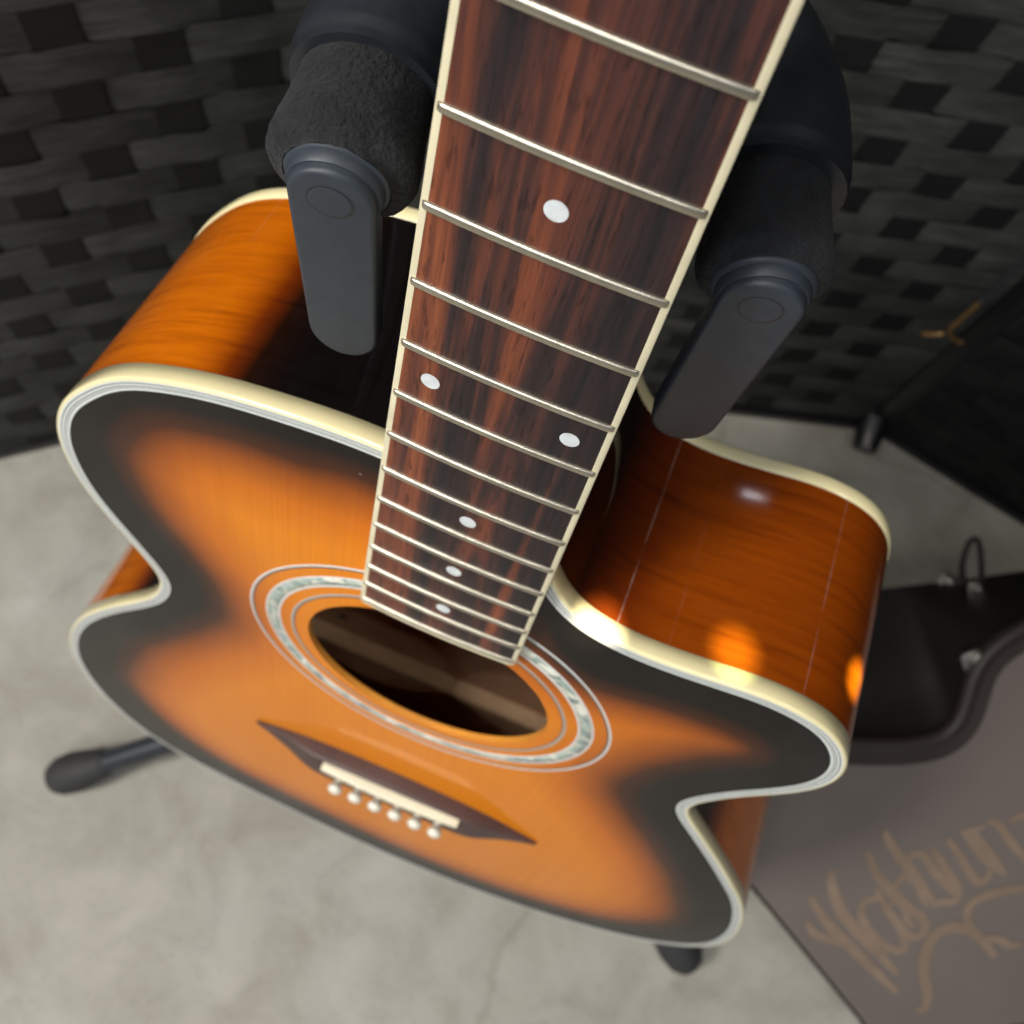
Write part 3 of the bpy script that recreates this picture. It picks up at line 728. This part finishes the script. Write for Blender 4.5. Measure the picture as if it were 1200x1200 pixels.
# ------------------------------------------------------------------ instrument case leaning at the right
th, ph = math.radians(35), math.radians(30)
cb = np.array([math.cos(ph), math.sin(ph), 0]); chh = np.array([-math.sin(ph), math.cos(ph), 0])
cn = np.array([0, 0, 1]) * math.cos(th) - chh * math.sin(th); cv = chh * math.cos(th) + np.array([0, 0, 1]) * math.sin(th)
CA = np.array([427.0, -5.0, 30.0])
case = thing('instrument_case', 'taupe hard guitar case with gold script lettering lying tilted on the floor', 'guitar case', tuple(CA / 1000))
def cs(b, v, n=0.0): return cb * b + cv * v + cn * n
#BEGIN_DATA
CASE_LID = [(139.8, 354.8), (118.5, 347.6), (100.0, 339.4), (82.7, 326.9), (72.1, 309.3), (67.4, 287.1), (61.5, 269.8), (48.4, 259.9), (24.8, 258.1), (-3.0, 261.2), (-30.6, 266.5), (-57.8, 271.7), (-84.3, 268.3), (-103.7, 253.1), (-115.0, 229.3), (-118.5, 203.9), (-113.7, 176.7), (-105.0, 157.6), (-78.7, 118.3), (-40.4, 61.2), (-4.0, 6.9), (16, -22), (60, -30), (200, -32), (350, -30), (430, -20), (450, 60), (452, 200), (440, 320), (380, 370), (280, 362), (190, 352)]
CASE_BACK = [(430, 338.4), (178.7, 343.4), (117.6, 341.4), (48.4, 341.2), (-26.7, 340.2), (-77.9, 332.3), (-99.0, 288.8), (-82.1, 189.8), (-20, 40), (20, -10), (60, -25), (430, -20)]
CASE_INK = [(7.6, [(-34.8, 157.9), (-34.7, 144.2), (-30.0, 129.4), (-23.4, 114.2), (-9.4, 93.4), (10.5, 68.9), (28.1, 45.5)]), (6.6499999999999995, [(-52.1, 135.2), (-41.4, 115.3), (-29.7, 99.0), (-12.1, 77.3), (8.0, 52.5), (29.5, 26.9)]), (5.699999999999999, [(-53.7, 111.5), (-46.9, 100.1), (-34.7, 91.7), (-23.6, 86.6), (-13.9, 77.6)]), (4.75, [(-25.4, 118.6), (-16.3, 100.7), (-7.2, 86.8)]), (5.699999999999999, [(14.7, 113.6), (1.2, 124.1), (-7.5, 119.5), (-6.7, 107.2), (3.6, 88.9), (17.6, 73.9), (30.9, 69.4), (32.1, 77.5), (23.3, 95.7), (6.9, 121.1)]), (4.75, [(2.4, 133.9), (14.8, 111.6), (31.3, 88.1), (43.1, 79.7)]), (6.6499999999999995, [(-8.1, 170.2), (-3.0, 160.6), (1.3, 150.0), (13.3, 132.1), (29.3, 113.1), (45.3, 98.0), (49.0, 87.0), (43.1, 79.7), (31.8, 81.8)]), (4.75, [(18.5, 123.1), (20.4, 134.9), (27.1, 141.7), (36.8, 134.1), (43.6, 118.8), (49.1, 107.7)]), (4.75, [(14.5, 115.7), (23.5, 117.2), (29.7, 109.0), (32.4, 98.3), (40.4, 90.6)]), (6.6499999999999995, [(6.7, 186.2), (12.1, 173.7), (22.2, 158.4), (38.5, 135.8), (55.5, 108.6)]), (5.699999999999999, [(26.4, 149.8), (32.8, 160.6), (42.1, 157.1), (52.6, 141.5), (67.2, 122.9), (75.5, 113.3)]), (5.699999999999999, [(47.0, 164.2), (55.2, 153.0), (66.0, 135.3), (74.9, 119.6), (72.1, 109.8), (59.0, 111.1), (55.7, 106.5)]), (5.699999999999999, [(61.0, 169.9), (71.5, 154.3), (82.5, 136.5), (91.1, 125.0), (98.5, 125.8), (101.2, 135.5)]), (5.699999999999999, [(73.1, 175.8), (85.9, 158.0), (98.7, 141.9), (115.0, 129.1)]), (4.75, [(71.5, 174.1), (82.4, 174.3), (91.3, 176.9)]), (5.699999999999999, [(82.6, 172.3), (91.1, 161.1), (104.1, 143.1), (115.1, 128.1)]), (5.699999999999999, [(92.7, 180.5), (100.2, 179.4), (108.5, 170.2), (119.6, 154.6), (130.6, 140.8), (139.0, 133.3)]), (5.699999999999999, [(113.3, 177.4), (122.0, 181.9), (133.8, 176.1), (144.8, 162.5), (156.0, 148.8)]), (6.6499999999999995, [(144.2, 182.4), (151.5, 183.3), (164.6, 169.4), (176.5, 151.5)]), (8.549999999999999, [(47.3, 5.9), (55.0, 6.6), (56.7, 19.4), (51.9, 42.0), (51.2, 61.4), (58.1, 79.1), (70.8, 84.2), (86.4, 79.3), (100.9, 67.1), (114.5, 47.5)]), (6.6499999999999995, [(94.2, 76.8), (85.2, 91.0), (86.8, 103.2), (96.4, 109.8), (113.1, 112.0), (134.0, 111.6), (157.5, 107.6)]), (5.699999999999999, [(100.7, 69.3), (116.5, 64.3), (127.0, 57.1), (136.9, 55.3)])]
CASE_PLATES = [(112.5, 339.6, -104, 13, 7, -0.5), (72.5, 318.8, -10, 8, 8, 0.3), (110.8, 345.0, -70, 6, 11, 0.2)]
CASE_RING = [(123.3, 333.8, -104), (118.3, 358.8, -100), (121.4, 377.2, -98), (127.6, 378.8, -96), (131.3, 359.6, -94), (132.7, 334.4, -92)]
WIRE_A = [(258.4, 508.0, 386.3), (259.8, 508.5, 350.5), (261.3, 509.0, 311.1), (261.5, 509.0, 276.1)]
WIRE_B = [(261.5, 509.0, 276.1), (261.4, 509.0, 261.4), (260.9, 508.8, 244.7), (260.6, 508.8, 233.3), (264.0, 509.9, 224.0), (272.4, 512.6, 215.8), (278.7, 514.6, 213.0)]
WIRE_C = [(259.8, 508.5, 222.8), (253.1, 506.3, 219.5), (243.3, 503.1, 218.3)]
CORD_P = [(-84.5, 146.3, 743.7), (-84.5, 146.3, 733.9), (-84.0, 146.3, 727.6), (-82.8, 146.3, 721.3)]
#END_DATA
LIDO = CASE_LID
BACKO = CASE_BACK
lid = resample(spline(LIDO, 5, True), 6.0)
bk_ = np.array(BACKO, float)
ar = 0.5 * np.sum(lid[:, 0] * np.roll(lid[:, 1], -1) - np.roll(lid[:, 0], -1) * lid[:, 1])
if ar < 0: lid = lid[::-1]
nL = len(lid); lN = normals(lid)
# body shell: lofted from the lid's outline to the straighter base outline
V = []
for ins, n_ in ((-0.1, -6), (-0.1, -14)): V += [cs(p[0], p[1], n_) for p in lid - lN * ins]
base_pts = []
Bo = resample(np.array(BACKO, float), 6.0)
aB = 0.5 * np.sum(Bo[:, 0] * np.roll(Bo[:, 1], -1) - np.roll(Bo[:, 0], -1) * Bo[:, 1])
if aB < 0: Bo = Bo[::-1]
def nearest_on(Q, p):
    A = Q; Bv = np.roll(Q, -1, 0) - Q; t = np.clip(((p - A) * Bv).sum(1) / ((Bv ** 2).sum(1) + 1e-9), 0, 1); c = A + t[:, None] * Bv
    return c[np.argmin(((c - p) ** 2).sum(1))]
tgt = np.array([nearest_on(Bo, p) for p in lid])
for _ in range(6): tgt = (np.roll(tgt, 1, 0) + tgt * 2 + np.roll(tgt, -1, 0)) / 4
for l in (0.25, 0.5, 0.75, 1.0):
    for p, q in zip(lid, tgt):
        e = l ** 0.8; m_ = p * (1 - e) + q * e; V.append(cs(m_[0], m_[1], -14 - l * 92))
V = [v if (v[2] + CA[2]) > 2 else np.array([v[0], v[1], 2 - CA[2]]) for v in V]
F = []
for k in range(5):
    for i in range(nL):
        j = (i + 1) % nL; F.append((k * nL + i, (k + 1) * nL + i, (k + 1) * nL + j, k * nL + j))
F.append(tuple(5 * nL + i for i in range(nL))[::-1])
mesh('case_shell', V, F, CASEB, case, sharp=60)
tk = np.clip((lid[:, 1] - 150) / 90, 0, 1); tk = 0.16 + 0.84 * tk * tk * (3 - 2 * tk)
def case_loop(name, prof, mat):
    V = []
    for ins, n_ in prof: V += [cs(p[0], p[1], n_) for p in lid - lN * (ins * tk if ins > 0 else ins * tk)[:, None]]
    F = []
    for k in range(len(prof) - 1):
        for i in range(nL):
            j = (i + 1) % nL; F.append((k * nL + i, k * nL + j, (k + 1) * nL + j, (k + 1) * nL + i))
    return mesh(name, V, F, mat, case)
case_loop('trim', [(-1, -12), (-3, -10), (-4, -5), (-3, -1.0), (0, 0.6), (3, 0.2), (5, -1.6), (9, -1.6), (15, 0.0), (17, 0.0)], TRIM)
li_ = lid - lN * (16.5 * tk)[:, None]
vo, eo, fo, _, _, _ = delaunay_2d_cdt([Vector(p) for p in li_], [(i, (i + 1) % nL) for i in range(nL)], [], 1, 1e-5)
mesh('lid', [cs(v.x, v.y, 0.35) for v in vo], [tuple(f) for f in fo], LID, case, smooth=False)
def ribbon_stroke(pts, wid):
    P = spline(pts, 8); T = np.gradient(P, axis=0); T /= np.linalg.norm(T, axis=1)[:, None] + 1e-9
    Nn = np.stack([-T[:, 1], T[:, 0]], 1); n = len(P); V = []
    for i, (p, nn_) in enumerate(zip(P, Nn)):
        k = i / (n - 1); w_ = wid * 1.3 * (0.55 + 0.45 * math.sin(math.pi * min(1, max(0, k)))) * 0.5
        V += [p + nn_ * w_, p - nn_ * w_]
    return V, grid_faces(n, 2)
V = []; F = []
for si, (wd, st) in enumerate(CASE_INK):
    v, f = ribbon_stroke(st, wd); b0 = len(V); V += [cs(p[0], p[1], 0.7 + 0.02 * si) for p in v]; F += [tuple(b0 + k for k in q) for q in f]
mesh('script_lettering', V, F, GOLD, case, smooth=False)
def plate(name, b, v, n, sx, sy, sz, rot, mat, parent):
    V = []; c, s_ = math.cos(rot), math.sin(rot)
    ol = [(-sx, -sy * .6), (-sx * .7, -sy), (sx * .7, -sy), (sx, -sy * .6), (sx, sy * .6), (sx * .7, sy), (-sx * .7, sy), (-sx, sy * .6)]
    Vp, Fp = prism(ol, 0, sz, sz * 0.35)
    for x, y, z_ in Vp: V.append(cs(b + c * x - s_ * y, v + s_ * x + c * y, n + z_))
    return mesh(name, V, Fp, mat, parent, sharp=30)
for (b, v, n, sx, sy, rot) in CASE_PLATES:
    lt = plate('latch', b, v, n, sx, sy, 3.0, rot, CHROME, case)
    plate('latch_lever', b + 2, v + 2, n + 3.0, sx * .55, sy * .5, 4.0, rot + 0.3, CHROME, lt)
V, F = sweep([cs(*q) for q in spline(CASE_RING, 8)], 2.6, 12); mesh('handle', V, F, CASEB, case)

# ------------------------------------------------------------------ small hanging wire with brass ends, cord behind the stand
wo = np.array(WIRE_A[0]) 
wire = thing('hanging_wire', 'thin black wire with brass coloured ends hanging against the dark screen', 'wire', tuple(wo / 1000))
V, F = sweep(spline(WIRE_A, 6) - wo, 1.6, 10); mesh('cable', V, F, PLAS, wire)
V, F = sweep(spline(WIRE_B, 6) - wo, 2.1, 12); mesh('brass_tip', V, F, BRASS, wire)
V, F = sweep(spline(WIRE_C, 6) - wo, 2.1, 12); mesh('brass_tip', V, F, BRASS, wire)
V, F = sweep(spline(CORD_P, 6), 1.3, 10)
smesh('cord', V, F, CORD)
